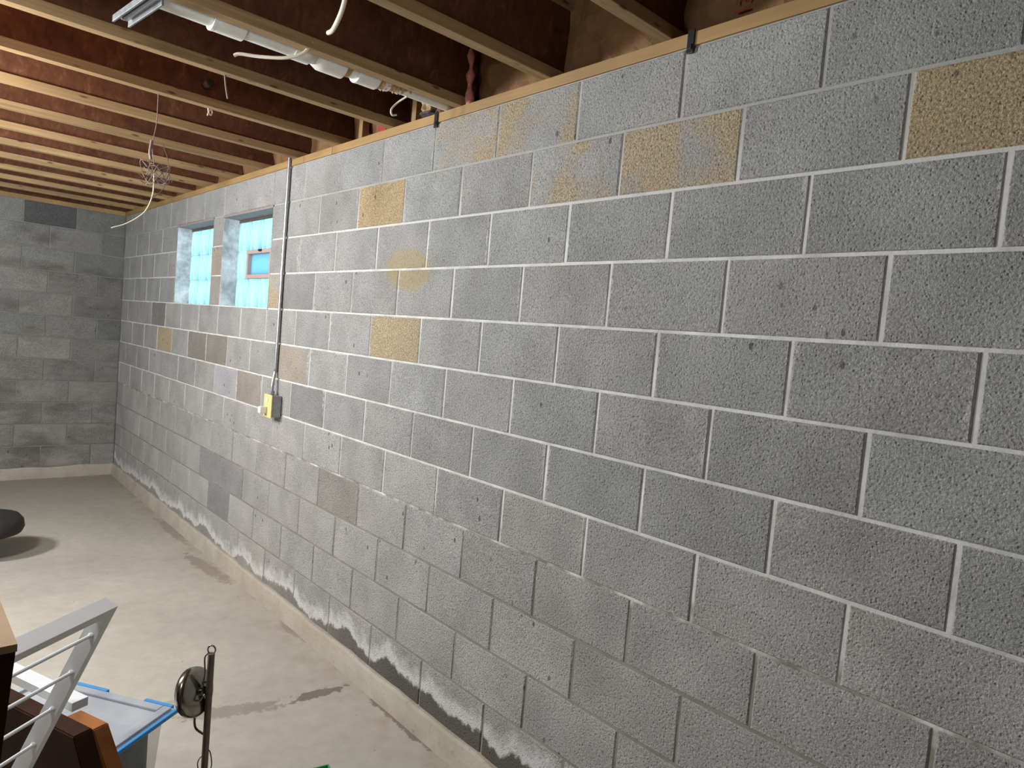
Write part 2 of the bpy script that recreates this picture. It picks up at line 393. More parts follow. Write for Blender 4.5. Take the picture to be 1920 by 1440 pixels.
def block_mesh(L, H, D, ax, seed):
    """masonry unit: length L, height H, depth D behind the face; uneven, chamfered arrises"""
    r = random.Random(seed); ch = 0.0035
    def pt(a, z, d): return (d, a, z) if ax == 'y' else (a, d, z)
    j = lambda q: r.uniform(-q, q)
    m = MB(); hl, hh = L / 2, H / 2
    fr = [(-hl + ch + j(.0012), -hh + ch + j(.0012)), (0 + j(.02), -hh + ch + j(.0012)), (hl - ch + j(.0012), -hh + ch + j(.0012)),
          (hl - ch + j(.0012), hh - ch + j(.0012)), (0 + j(.02), hh - ch + j(.0012)), (-hl + ch + j(.0012), hh - ch + j(.0012))]
    ou = [(-hl, -hh), (fr[1][0], -hh), (hl, -hh), (hl, hh), (fr[4][0], hh), (-hl, hh)]
    vs = [pt(a, z, j(.0008)) for a, z in fr] + [pt(a, z, ch) for a, z in ou] + [pt(a, z, D) for a, z in ou]
    fs = [(0, 1, 4, 5), (1, 2, 3, 4)]
    for i in range(6):
        k = (i + 1) % 6
        fs += [(i, i + 6, k + 6, k), (i + 6, i + 12, k + 12, k + 6)]
    fs.append((12, 13, 14, 15, 16, 17))
    m.add(vs, fs); return m
def recalc(me):
    bm = bmesh.new(); bm.from_mesh(me); bmesh.ops.recalc_face_normals(bm, faces=bm.faces); bm.to_mesh(me); bm.free()
CACHE = {}
def get_block(L, ax, mat):
    k = (round(L, 3), ax, mat, random.randrange(4))
    if k not in CACHE:
        me = block_mesh(L - JT, C - JT, 0.19, ax, len(CACHE) + 3).mesh('block', mat); recalc(me); CACHE[k] = me
    return CACHE[k]
ZOFF = [0, 0.002, 0.003, 0.003, -0.001, 0.002, 0, 0.001, 0.002, -0.001, -0.005, -0.002, 0]
# blocks whose look the photograph singles out: (course, middle in modules) -> (tint, ochre)
GREY = (0.40, 0.395, 0.385)
SPECIAL = {(1, 3.5): (None, .48), (1, 2.5): (None, .50), (2, 5.0): ((0.47, .35, .2), 1.0), (2, 2.0): (None, .44), (2, 1.0): (None, .55), (2, -1.0): ((.36, .31, .22), .75),
           (5, 4.5): ((.45, .42, .37), .68), (5, 3.5): (None, .30), (6, 12.999): (None, 1.0), (6, 7.0): ((.42, .375, .33), .35), (6, 11.0): ((.27, .255, .23), .1), (6, 10.0): ((.30, .28, .25), .15),
           (5, 13.5): ((.26, .25, .235), 0), (7, 9.5): ((.46, .45, .47), 0), (7, 6.5): ((.30, .295, .29), 0), (7, 8.5): ((.37, .335, .30), .2), (4, 7.0): ((.31, .305, .30), 0),
           (10, 9.0): ((.31, .305, .31), 0), (11, 9.5): ((.31, .305, .31), 0), (10, 10.0): ((.32, .315, .32), 0), (9, 5.5): ((.35, .33, .305), 0), (3, 14.0): ((.36, .31, .27), .25), (4, 7.75): (None, .55), (3, 10.25): ((.43, .37, .31), .25), (4, 10.25): ((.40, .37, .33), .1), (6, 13.0): (None, .9)}
def lay(course, u0, u1, w):
    L = (u1 - u0) * B; um = (u0 + u1) / 2
    me = get_block(L, 'y', 'block'); o = bpy.data.objects.new('block', me); COL.objects.link(o); o.parent = w
    zb, zt = ZT - course * C + ZOFF[course], ZT - (course - 1) * C + ZOFF[course - 1]
    o.location = (random.uniform(-.0015, .0012), um * B + random.uniform(-.001, .001), (zb + zt) / 2)
    o.scale = (1, 1, (zt - zb - JT) / (C - JT)); o.rotation_euler = (random.uniform(-.002, .002), 0, random.uniform(-.003, .003))
    k = random.uniform(0.93, 1.06) * (1.08 if course >= 8 else 1.0)
    wm = random.uniform(-.003, .004) + (.005 if course >= 8 else 0)
    tint = (GREY[0] * k + wm, GREY[1] * k, GREY[2] * k - wm); oc = random.choice([0, 0, 0, 0.12, 0.2])
    sp = SPECIAL.get((course, round(um, 2)))
    if sp: tint = sp[0] or tint; oc = sp[1]
    o.color = (*tint, oc)
UEND = YF / B
for course in range(1, 13):
    u = -3.0 if course % 2 else -3.5
    while u < UEND - 0.05:
        a, b = u, min(u + 1, UEND - 0.0)
        segs = [(a, b)]
        if course in (2, 3, 4):
            segs = []
            for lo, hi in ((-9, 8.0), (10.0, 10.5), (12.5, UEND)):
                p, q = max(a, lo), min(b, hi)
                if q - p > 0.05: segs.append((p, q))
        for (p, q) in segs: lay(course, p, q, wall_right)
        u += 1
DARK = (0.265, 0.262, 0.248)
for course in range(1, 13):
    x = 0.0; first = True
    while x > -2.6:
        L = B if (course % 2 or not first) else B / 2
        first = False
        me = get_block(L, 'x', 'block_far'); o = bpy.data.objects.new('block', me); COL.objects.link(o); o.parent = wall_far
        o.location = (x - L / 2, YF + random.uniform(-.0015, .001), ZT - (course - 0.5) * C)
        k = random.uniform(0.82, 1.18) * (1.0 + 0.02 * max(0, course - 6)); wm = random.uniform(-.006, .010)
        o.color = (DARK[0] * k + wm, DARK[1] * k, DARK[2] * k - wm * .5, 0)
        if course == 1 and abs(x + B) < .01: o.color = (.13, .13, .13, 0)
        x -= L

# kerb along the foot of both walls: irregular sloped concrete lip
def kerb(name, n, fn, label):
    m = MB(); r = random.Random(3); vs = []; fs = []
    for i in range(n + 1):
        s = i / n; h = 0.103 + r.uniform(-.006, .008); d = 0.016 + r.uniform(-.003, .006)
        for (dd, z) in ((-0.02, 0.0), (0.012 + d, 0.0), (0.007 + d, 0.05), (d, h - 0.012), (d - 0.007, h), (-0.02, h + 0.004)): vs.append(fn(s, dd, z))
    for i in range(n):
        for k in range(5): fs.append((i * 6 + k, i * 6 + k + 1, i * 6 + k + 7, i * 6 + k + 6))
    m.add(vs, fs); o = m.build(name, 'kerb', label=label, cat='kerb', kind='structure'); recalc(o.data); return o
kerb('trim_1', 90, lambda s, d, z: (-d, YB + s * (YF - YB), z), 'tan concrete kerb along the foot of the windowed wall')
kerb('trim_2', 50, lambda s, d, z: (XL + s * -XL, YF - d, z), 'tan concrete kerb along the foot of the end wall')

# sill plates on top of the masonry (butt joints as in the photograph)
n = 2
for a, b in ((YB, 0.395), (0.398, 2.54), (2.543, 2.868), (2.871, YF + .19)):
    n += 1
    MB().box((-0.004, a, ZT), (0.14, b, PLZ), 0.002).build('trim_%d' % (n), 'plate', label=['tan timber sill plate over the ochre block by the carton end', 'tan timber sill plate under the pipe bay', 'short tan timber sill plate piece by the conduit', 'tan timber sill plate over the glass block windows'][n - 3], cat='sill plate', kind='structure')
MB().box((XL, YF + 0.0, ZT), (-0.006, YF + 0.14, PLZ), 0.002).build('trim_7', 'plate', label='shaded timber sill plate on the dingy end wall', cat='sill plate', kind='structure')
# rim boards
MB().box((0.15, YB, PLZ), (0.18, YF + 0.2, DECK)).build('trim_8', 'osb', label='strand board rim behind the insulation above the windowed wall', cat='rim board', kind='structure')
MB().box((XL, YF + 0.10, PLZ), (0.15, YF + 0.13, DECK)).build('trim_9', 'osb', label='strand board rim above the end wall', cat='rim board', kind='structure')

# ceiling: subfloor deck with I-joists as its pieces
ceiling = MB().box((XL - 0.2, YB - 0.2, DECK), (0.2, YF + 0.2, DECK + 0.02)).build('ceiling', 'deck', label='open basement ceiling of wooden I-joists under a strand board deck', cat='ceiling', kind='structure')
SP = 0.4985; FW, FH = 0.046, 0.038
web_me = MB().box((XL, -0.005, FH - 0.01), (0.145, 0.005, 0.30 - 0.02)).mesh('joist', 'osb')
bf_me = MB().box((XL, -FW / 2, 0), (0.145, FW / 2, FH), 0.0025).mesh('bottom_flange', 'flange')
tf_me = MB().box((XL, -FW / 2, 0.26), (0.145, FW / 2, 0.30)).mesh('top_flange', 'flange')
JY = []
for k in range(-12, 13):
    yc = 0.505 + SP * k - FW / 2
    if yc < YB + 0.05: continue
    JY.append(yc)
    j = bpy.data.objects.new('joist', web_me); COL.objects.link(j); j.parent = ceiling; j.location = (0, yc, PLZ)
    for nm, me in (('bottom_flange', bf_me), ('top_flange', tf_me)):
        q = bpy.data.objects.new(nm, me); COL.objects.link(q); q.parent = j

# ------------------------------------------------------------------ glass block windows
def glass_mesh(Wd, Hd, seed):
    r = random.Random(seed); m = MB(); nu, nv = 16, 8; vs = []; fs = []
    ph = r.uniform(0, 6)
    for i in range(nv + 1):
        for k in range(nu + 1):
            u, v = k / nu, i / nv
            edge = min(1, min(u, 1 - u) * 8) * min(1, min(v, 1 - v) * 8)
            x = -0.004 * edge * (1 + 0.9 * math.sin(u * 12.5 + ph + 0.8 * math.sin(v * 7 + ph))) + r.uniform(-.0006, .0006)
            vs.append((x, (0.5 - u) * Wd, (v - 0.5) * Hd))
    for i in range(nv):
        for k in range(nu):
            a = i * (nu + 1) + k; fs.append((a, a + 1, a + nu + 2, a + nu + 1))
    m.add(vs, fs, True)
    hw, hh, D = Wd / 2, Hd / 2, 0.07
    m.add([(0, hw, -hh), (0, -hw, -hh), (0, -hw, hh), (0, hw, hh), (D, hw, -hh), (D, -hw, -hh), (D, -hw, hh), (D, hw, hh)],
          [(0, 1, 5, 4), (1, 2, 6, 5), (2, 3, 7, 6), (3, 0, 4, 7)])
    return m.mesh('glass_block', 'glass_block')
GM = [glass_mesh(0.197, 0.196, s) for s in range(4)]
GX = 0.109
def window(name, y0, y1, vent, label):
    root = MB()
    # mortar grid between the glass blocks
    cw = (y1 - y0) / 4; chh = (WZ1 - WZ0 - 0.03) / 3
    for i in range(5):
        for r in range(3):
            if vent and r == 1 and i == 2: continue
            root.box((GX + 0.004, y0 + i * cw - 0.003, WZ0 + r * chh), (GX + 0.06, y0 + i * cw + 0.003, WZ0 + (r + 1) * chh))
    for i in range(4): root.box((GX + 0.005, y0, WZ0 + i * chh - 0.003), (GX + 0.06, y1, WZ0 + i * chh + 0.003))
    w = root.build(name, 'glass_block', label=label, cat='window', kind='structure')
    for r in range(3):
        for cidx in range(4):                     # counted from the far side
            if vent and r == 1 and cidx in (1, 2): continue
            o = bpy.data.objects.new('glass_block', random.choice(GM)); COL.objects.link(o); o.parent = w
            o.location = (GX, y1 - (cidx + .5) * cw, WZ0 + (r + .5) * chh)
    MB().box((-0.003, y0 - .004, WZ1 - 0.011), (0.19, y1 + .004, WZ1 + 0.004), 0.002).build('lintel', 'lintel', w)
    MB().box((GX - 0.004, y0 + .003, WZ1 - 0.031), (GX + 0.05, y1 - .003, WZ1 - 0.012)).build('head_strip', 'bronze_pole', w)
    MB().box((0.001, y0 - .004, WZ0 - 0.006), (0.19, y1 + .004, WZ0 + 0.002), 0.002).build('window_sill', 'mortar', w)
    MB().box((0.003, y1 - 0.0005, WZ0 + .002), (GX + .02, y1 + 0.004, WZ1 - .011)).build('jamb', 'parge', w)
    MB().box((0.003, y0 - 0.004, WZ0 + .002), (GX + .02, y0 + 0.0005, WZ1 - .011)).build('jamb', 'parge', w)
    if vent:
        ya, yb = y1 - 3 * cw, y1 - cw; za, zb = WZ0 + chh, WZ0 + 2 * chh
        f = MB(); fr = 0.028
        for lo, hi in (((ya + .003, za + .003), (yb - .003, za + fr)), ((ya + .003, zb - fr), (yb - .003, zb - .003)), ((ya + .003, za + fr), (ya + fr, zb - fr)), ((yb - fr, za + fr), (yb - .003, zb - fr))):
            f.box((GX - 0.018, lo[0], lo[1]), (GX + 0.05, hi[0], hi[1]), 0.002)
        vf = f.build('vent_frame', 'vent_frame', w)
        MB().box((GX + 0.006, ya + fr, za + fr), (GX + 0.014, yb - fr, zb - fr)).build('vent_pane', 'vent_glass', vf)
        MB().box((GX - 0.026, ya + 0.15, zb - 0.014), (GX - 0.016, ya + 0.20, zb - 0.004), 0.001).box((GX - 0.034, ya + 0.155, zb - 0.02), (GX - 0.024, ya + 0.165, zb - 0.006)).build('vent_latch', 'black_metal', vf)
    return w
window('window_1', W1[0], W1[1], False, 'glass block window without a vent, by the far corner')
window('window_2', W2[0], W2[1], True, 'glass block window with a small hopper vent, beside the conduit')

# ------------------------------------------------------------------ lamps (out of view, the one over the rack added to brighten it)
for (p, e, c) in LAMPS:
    t_ = empty('ceiling_lampholder', (p[0], p[1], PLZ), label={3: 'white lampholder hanging on a cord level with the conduit', 2: 'white lampholder hanging on a cord level with the tangled wires', 0: 'white lampholder on a cord, added to brighten the white rack'}[round(p[1])], cat='lamp')
    jn = min(JY, key=lambda q: abs(q - p[1])); t_.location = (p[0], jn, PLZ)
    MB().tube([(0, 0, 0), (0, 0, p[2] + 0.16 - PLZ)], 0.004, 8).build('cord', 'cable_white', t_); MB().lathe([(0, 0.20), (0.02, 0.20), (0.028, 0.16), (0.024, 0.125), (0, 0.125)], Matrix.Translation((0, 0, p[2] - PLZ))).build('socket', 'white_plastic', t_)
for ob in [o for o in COL.objects if o.type == 'LIGHT']:
    jn = min(JY, key=lambda q: abs(q - ob.location.y)); ob.location.y = jn

# ------------------------------------------------------------------ conduit and switch box
cd = empty('conduit', (-0.014, 3.03, 1.24), label='thin metal electrical conduit running down the block wall from the joists', cat='conduit')
def rel(o, pts): return [Vector(p) - o.location for p in pts]
MB().tube(rel(cd, spline([(-0.014, 3.03, 2.60), (-0.014, 3.03, 2.0), (-0.014, 3.03, 1.42), (-0.018, 3.028, 1.36), (-0.032, 3.018, 1.29), (-0.035, 3.015, 1.20)], 6)), 0.0098, 10).build('tube', 'zinc', cd)
for z in (1.92, 2.30): MB().tube(rel(cd, [(-0.014, 3.03, z), (-0.014, 3.03, z + 0.035)]), 0.0125, 10).build('coupling', 'zinc', cd)
MB().tube(rel(cd, [(-0.035, 3.015, 1.232), (-0.035, 3.015, 1.25)]), 0.016, 10).build('connector', 'dull_steel', cd)
sb = empty('switch_box', (0, 2.995, 1.10), label='ivory fronted electrical box at the foot of the wall conduit', cat='outlet')
MB().box((-0.058, -0.05, 0.005), (-0.003, 0.05, 0.128), 0.004).build('box', 'dull_steel', sb)
MB().box((-0.064, -0.053, 0.0), (-0.058, 0.053, 0.133), 0.002).build('cover_plate', 'ivory', sb)
MB().box((-0.105, 0.000, 0.022), (-0.064, 0.036, 0.062), 0.006).build('plug', 'white_plastic', sb)
MB().box((-0.068, -0.006, 0.088), (-0.064, 0.010, 0.112), 0.001).build('switch_toggle', 'white_plastic', sb)

# ------------------------------------------------------------------ insulation batts in the joist bays
def batt(y0, y1, seed, label, group=None):
    r = random.Random(seed); m = MB(); nu, nv = 9, 6; vs = []; fs = []
    for i in range(nv + 1):
        for k in range(nu + 1):
            u, v = k / nu, i / nv
            bulge = math.sin(math.pi * u) * 0.022 + math.sin(math.pi * v) * 0.012
            x = 0.090 - bulge + r.uniform(-.008, .008) - 0.012 * max(0, math.sin(u * 9 + v * 4 + seed))
            vs.append((x, y0 + (y1 - y0) * u, PLZ + 0.003 + (DECK - PLZ - 0.006) * v))
    nb = len(vs)
    for i in range(nv):
        for k in range(nu):
            a = i * (nu + 1) + k; fs.append((a, a + nu + 1, a + nu + 2, a + 1))
    m.add(vs, fs)
    o = empty('insulation_batt', (0.1, (y0 + y1) / 2, PLZ), label=label, cat='insulation', group=group)
    m.v = [tuple(Vector(v) - o.location) for v in m.v]
    m.build('paper_facing', 'kraft', o)
    MB().box((0.0, y0 - o.location.y, 0.004), (0.045, y1 - o.location.y, DECK - PLZ - 0.004)).build('fibre_core', 'pink_fibre', o)
    return o
batts = {}
for i in range(len(JY) - 1):
    a, b = JY[i] + 0.007, JY[i + 1] - 0.007
    if b < -0.3: continue
    mid = (a + b) / 2
    lab = 'brown paper faced insulation batt between joists above the sill plate'
    grp = 'insulation batts in the joist bays'
    if 0.1 < mid < 0.5: lab, grp = 'brown paper faced insulation batt printed with a red number', None
    if 2.0 < mid < 2.46: lab, grp = 'brown paper faced insulation batt with a red printed patch', None
    if 0.55 < mid < 0.95: lab, grp = 'wrinkled brown paper faced insulation batt in the dark bay next to the red number', None
    if 1.0 < mid < 1.45: lab, grp = 'brown paper faced insulation batt with the pink scrap in front of it', None
    if 1.5 < mid < 1.95: lab, grp = 'brown paper faced insulation batt behind the drain pipe end', None
    if 3.0 < mid < 3.46: lab, grp = 'brown paper faced insulation batt behind the top of the conduit', None
    batts[round(mid, 2)] = batt(a, b, i, lab, grp)
for mid, o in batts.items():
    if 0.1 < mid < 0.5:
        cu = bpy.data.curves.new('red_number', 'FONT'); cu.body = '13'; cu.size = 0.06; cu.extrude = 0.0008
        ob = bpy.data.objects.new('tmp_text', cu); COL.objects.link(ob)
        dg = bpy.context.evaluated_depsgraph_get(); me = bpy.data.meshes.new_from_object(ob.evaluated_get(dg)); bpy.data.objects.remove(ob)
        me.materials.clear(); me.materials.append(MAT['red_ink'])
        q = bpy.data.objects.new('red_number', me); COL.objects.link(q); q.parent = o
        # reading direction up, glyph tops towards the far wall, facing the room
        mt = Matrix(((0, 0, -1), (0, 1, 0), (1, 0, 0))).to_4x4()
        mt.translation = Vector((0.045, 0.250, PLZ + 0.030)) - o.location
        q.matrix_local = mt
    if 2.0 < mid < 2.46:
        MB().add([Vector((0.062, 2.14, 2.60)) - o.location, Vector((0.062, 2.21, 2.60)) - o.location, Vector((0.062, 2.21, 2.66)) - o.location, Vector((0.062, 2.12, 2.66)) - o.location,
                  Vector((0.066, 2.14, 2.60)) - o.location, Vector((0.066, 2.21, 2.60)) - o.location, Vector((0.066, 2.21, 2.66)) - o.location, Vector((0.066, 2.12, 2.66)) - o.location],
                 [(3, 2, 1, 0), (4, 5, 6, 7), (0, 1, 5, 4), (1, 2, 6, 5), (2, 3, 7, 6), (3, 0, 4, 7)]).build('red_print', 'red_ink', o)

# pink scrap hanging beside the joist
ys = JY[min(range(len(JY)), key=lambda i: abs(JY[i] - 1.479))]
m = MB(); pts = spline([(0.016, ys - 0.050, PLZ + 0.003), (0.010, ys - 0.048, 2.66), (0.014, ys - 0.044, 2.72), (0.012, ys - 0.036, 2.79), (0.014, ys - 0.030, 2.86)], 4)
m.tube(pts, [0.013 + 0.006 * math.sin(i * 1.3) - 0.010 * (i / len(pts)) ** 2 + 0.002 for i in range(len(pts))], 7)
m.build('fibre_scrap', 'pink_fibre', label='ragged pink insulation scrap standing on the sill plate beside a joist', cat='insulation')
# timber nailers at the joist ends
for yy, lab in ((1.80, 'short timber nailer block in the pipe bay'), (2.26, 'short timber nailer block in the bay with the red patch')):
    MB().box((0.0, yy - 0.012, PLZ + .001), (0.038, yy + 0.022, DECK - .001), 0.002).build('nailer_block', 'stud', label=lab, cat='timber')
# anchor straps
for yy, lab in ((0.39, 'bent steel anchor strap on the sill plate near the red number'), (1.62, 'bent steel anchor strap on the sill plate under the pipe')):
    MB().box((-0.010, yy - 0.011, ZT - 0.022), (-0.0055, yy + 0.011, PLZ + 0.006), 0.001).box((-0.014, yy - 0.007, ZT - 0.012), (-0.010, yy + 0.007, ZT + 0.002), 0.001).build('anchor_strap', 'black_metal', label=lab, cat='strap')
# crumpled paper on the plate by the pipe end
def crumple(center, rad, seed, sy=(1, 1, 1)):
    r = random.Random(seed); bm = bmesh.new(); bmesh.ops.create_icosphere(bm, subdivisions=2, radius=1)
    for v in bm.verts:
        k = 0.72 + 0.5 * r.random(); v.co = Vector((v.co.x * rad * k * sy[0], v.co.y * rad * k * sy[1], v.co.z * rad * k * sy[2])) + Vector(center)
    bm.verts.index_update(); m = MB().add([v.co for v in bm.verts], [[v.index for v in f.verts] for f in bm.faces]); bm.free(); return m
cp = crumple((-0.002, 1.69, PLZ + 0.045), 0.034, 5).build('paper_wad', 'paper_tan', label='crumpled tan paper wad stuffed under the pipe end on the sill plate', cat='paper')
crumple((0.0, 1.70, PLZ + 0.014), 0.030, 9, (0.8, 1.7, 0.42)).build('tape_scrap', 'paper_dark', cp)

# ------------------------------------------------------------------ plastic drain pipe in the bay
PY, PZ = 1.563, 2.614
pp = empty('drain_pipe', (-1.0, PY, PZ), label='white plastic drain pipe with couplings slung beside a joist', cat='pipe')
def pseg(x0, x1, r, name, mat, z=PZ, parent=pp): return MB().tube([(x0 - pp.location.x, 0, z - PZ), (x1 - pp.location.x, 0, z - PZ)], r, 20).build(name, mat, parent)
pseg(-3.4, -0.28, 0.0445, 'pipe', 'white_pvc')
c1 = pseg(-0.93, -0.835, 0.0535, 'coupling', 'white_pvc'); pseg(-0.936, -0.928, 0.0545, 'coupling_lip', 'white_plastic', parent=c1)
pseg(-0.665, -0.605, 0.0525, 'coupling', 'white_pvc')
c2 = MB().tube([(-0.585 - pp.location.x, 0, 0), (-0.565 - pp.location.x, 0, 0), (-0.55 - pp.location.x, 0, 0), (-0.475 - pp.location.x, 0, 0)], [0.048, 0.058, 0.0585, 0.0585], 20).build('reducer', 'white_pvc', pp)
pseg(-0.472, -0.448, 0.0455, 'brown_tape', 'paper_tan')
pseg(-0.415, -0.335, 0.0545, 'coupling', 'white_pvc'); pseg(-0.42, -0.408, 0.0555, 'coupling_ring', 'white_plastic')
pseg(-0.28, 0.025, 0.026, 'stub_pipe', 'white_pvc', PZ - 0.012)
m = MB(); r = random.Random(4); vs = []; fs = []; nr = 16; sg = 14
for i in range(nr + 1):
    x = -0.335 + 0.165 * i / nr; rad = 0.050 - 0.018 * i / nr
    for k in range(sg):
        a = 2 * math.pi * k / sg; q = rad * (1 + 0.12 * math.sin(i * 2.6 + k * 1.7) + r.uniform(-.08, .04))
        vs.append((x - pp.location.x, q * math.cos(a), q * math.sin(a)))
for i in range(nr):
    for k in range(sg): fs.append((i * sg + k, i * sg + (k + 1) % sg, (i + 1) * sg + (k + 1) % sg, (i + 1) * sg + k))
m.add(vs, fs).build('paper_wrap', 'paper_tan', pp)
m = MB().tube([Vector(p) - pp.location for p in spline([(-0.195, 1.56, 2.575), (-0.21, 1.60, 2.555), (-0.23, 1.61, 2.525), (-0.225, 1.61, 2.505), (-0.205, 1.61, 2.51)], 5)], 0.004, 6); m.build('loose_strap', 'cable_white', pp)
# galvanised channel hanging across the bay under the pipe
br = empty('steel_channel', (-1.142, 1.50, 2.545), label='grey galvanised steel channel strapped under the drain pipe', cat='bracket')
rz = Matrix.Rotation(0.10, 4, 'Z')
m = MB().box((-0.022, -0.08, -0.003), (0.022, 0.185, 0.0), mat=rz); m.build('channel_web', 'galvanised', br)
for s in (-1, 1): MB().box((s * 0.022 - 0.003, -0.08, -0.020), (s * 0.022 + 0.003, 0.185, 0.0), 0.001, mat=rz).build('channel_lip', 'galvanised', br)
MB().box((-0.005, -0.08, -0.010), (0.005, 0.17, -0.003), 0.001, mat=rz).build('centre_rib', 'dull_steel', br)
MB().box((-0.022, -0.04, -0.001), (0.022, -0.02, 0.034), mat=rz).build('hanger_tab', 'dull_steel', br)

# ------------------------------------------------------------------ loose cables
def cable(name, pts, r, mat, label, cat='cable', n=6): return MB().tube(spline(pts, n), r, 7).build(name, mat, label=label, cat=cat)
cable('cable', [(-0.80, 0.955, 2.66), (-0.775, 0.975, 2.60), (-0.745, 1.05, 2.555), (-0.715, 1.16, 2.535), (-0.700, 1.225, 2.545)], 0.007, 'cable_white', 'pale cable end poking down from the dark bay before the pipe')
cable('cable', [(-0.64, 1.46, 2.60), (-0.66, 1.485, 2.562), (-0.70, 1.53, 2.545), (-0.76, 1.60, 2.545), (-0.81, 1.645, 2.548), (-0.825, 1.66, 2.541)], 0.0058, 'cable_white', 'pale cable end sticking out from under the drain pipe')
cable('wire', [(-0.745, 1.985, 2.60), (-0.74, 1.99, 2.565), (-0.732, 1.995, 2.53), (-0.722, 2.0, 2.495)], 0.0035, 'cable_brown', 'short brown wire hanging from the joist beyond the pipe', 'wire')
kn = empty('junction_knob', (-0.66, JY[min(range(len(JY)), key=lambda i: abs(JY[i] - 2.476))] - 0.06, 2.665), label='small brown wire grommet on the strand board joist web', cat='grommet')
MB().tube([(0, -0.0, 0), (0, 0.055, 0)], 0.017, 12).build('grommet', 'brown_board', kn); MB().tube([(0, -0.004, 0), (0, 0.001, 0)], 0.014, 10).build('hole', 'black_vinyl', kn)
cable('wire', [(-0.64, 2.49, 2.59), (-0.635, 2.49, 2.56), (-0.625, 2.49, 2.55), (-0.62, 2.49, 2.565), (-0.628, 2.49, 2.575), (-0.64, 2.49, 2.545)], 0.003, 'cable_white', 'tiny curl of pale wire under a middle joist', 'wire')
hw = empty('hanging_wires', (-0.845, 2.485, PLZ), label='tangle of thin brown wires hanging from a joist with a pale tail', cat='wire')
def hang(pts, r, mat, name): return MB().tube([Vector(p) for p in spline(pts, 6)], r, 6).build(name, mat, hw)
hang([(0, 0.0, 0.01), (0.002, .01, -0.12), (-0.01, .01, -0.22), (0.0, .01, -0.30), (-0.03, .0, -0.36), (-0.06, 0.0, -0.35)], 0.0018, 'cable_brown', 'strand')
r = random.Random(12)
for k in range(6):
    a0 = r.uniform(0, 6); pts = []
    for i in range(8):
        a = a0 + i * 0.9; pts.append((0.055 * math.cos(a) * r.uniform(.5, 1.2) + 0.01, 0.04 * math.sin(a), -0.335 + 0.035 * math.sin(a * 1.3 + k) + r.uniform(-.02, .02)))
    hang(pts, 0.0016, 'cable_brown', 'loop')
hang([(-0.015, 0, -0.20), (-0.02, 0, -0.25), (-0.015, 0, -0.28)], 0.006, 'cable_brown', 'clip')
hang([(0.03, 0, -0.21), (0.05, 0, -0.26), (0.055, 0, -0.31), (0.05, 0, -0.37), (0.02, 0, -0.42), (-0.01, 0, -0.44)], 0.0016, 'cable_brown', 'strand')
hang([(0.0, 0.0, -0.33), (0.0, 0, -0.42), (-0.02, 0, -0.49), (-0.05, 0, -0.53), (-0.10, 0, -0.57), (-0.15, 0, -0.595)], 0.0024, 'cable_white', 'tail')

# ------------------------------------------------------------------ white rack frame
A = Vector((0.801, 0.599, 0)); Bd = Vector((-0.261, 0.349, -0.900)).normalized(); A = (A - Bd * A.dot(Bd)).normalized(); N = A.cross(Bd).normalized()
P0 = Vector((-1.345, 0.572, 1.109))
FR = Matrix((A, Bd, N)).transposed().to_4x4(); FR.translation = P0
Lb = P0.z / -Bd.z - 0.004
rack = empty('wire_rack', P0 + Bd * Lb, label='white enamelled metal rack frame with thin rods, leaning beside the carton', cat='rack')
off = Matrix.Translation(-rack.location)
MB().box((-0.46, 0, 0), (0, 0.0175, 0.031), 0.0008, mat=off @ FR).build('top_rail', 'white_enamel', rack)
for x in (0, -0.445): MB().box((x - 0.015, 0.0177, 0), (x, Lb, 0.031), 0.0008, mat=off @ FR).build('upright', 'white_enamel', rack)
for k in range(10):
    b = 0.068 + 0.0857 * k
    rod = MB().tube([off @ FR @ Vector((-0.447, b, 0.012)), off @ FR @ Vector((-0.0145, b, 0.012))], 0.0034, 8).build('rod', 'white_enamel', rack)
    MB().lathe([(0.0, 0.006), (0.004, 0.0045), (0.006, 0.001), (0.006, 0.0)], off @ FR @ Matrix.Translation((-0.0151, b, 0.012)) @ Matrix.Rotation(-math.pi / 2, 4, 'Y'), 10).build('weld_bead', 'white_enamel', rod)
# horizontal cross bar welded behind the upright
E1 = Vector((0.383, -0.924, 0)).normalized(); E2 = Vector((0.924, 0.383, 0)).normalized()
CB = Matrix((E1, E2, Vector((0, 0, 1)))).transposed().to_4x4(); CB.translation = Vector((-1.367, 0.668, 0.90))
MB().box((-0.62, -0.031, -0.0175), (0.002, 0, 0), 0.0008, mat=off @ CB).build('cross_bar', 'white_enamel', rack)

# ------------------------------------------------------------------ cardboard carton in front of the rack
ct = empty('carton', (-1.72, 0.13, 0), label='tall cardboard carton with a lit tan top, in front of the white rack', cat='box')
zt = 1.30
def car(v): return Vector(v) - ct.location
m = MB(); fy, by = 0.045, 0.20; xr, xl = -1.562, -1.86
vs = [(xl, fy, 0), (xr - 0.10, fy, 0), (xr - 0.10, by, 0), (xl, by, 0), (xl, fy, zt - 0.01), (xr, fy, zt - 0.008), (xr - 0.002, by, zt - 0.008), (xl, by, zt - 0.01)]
m.add([car(v) for v in vs], [(3, 2, 1, 0), (4, 5, 6, 7), (0, 1, 5, 4), (1, 2, 6, 5), (2, 3, 7, 6), (3, 0, 4, 7)]); m.build('carton_body', 'brown_board', ct)  # near-black sides: the cardboard's shade is put into their colour
vs2 = [(xl, fy - .002, zt - 0.0095), (xr + .001, fy - .002, zt - 0.0075), (xr - .001, by, zt - 0.0075), (xl, by, zt - 0.0095)]
m = MB().add([car(v) for v in vs2] + [car(v) + Vector((0, 0, 0.008)) for v in vs2], [(3, 2, 1, 0), (4, 5, 6, 7), (0, 1, 5, 4), (1, 2, 6, 5), (2, 3, 7, 6), (3, 0, 4, 7)]); m.build('flap', 'cardboard', ct)

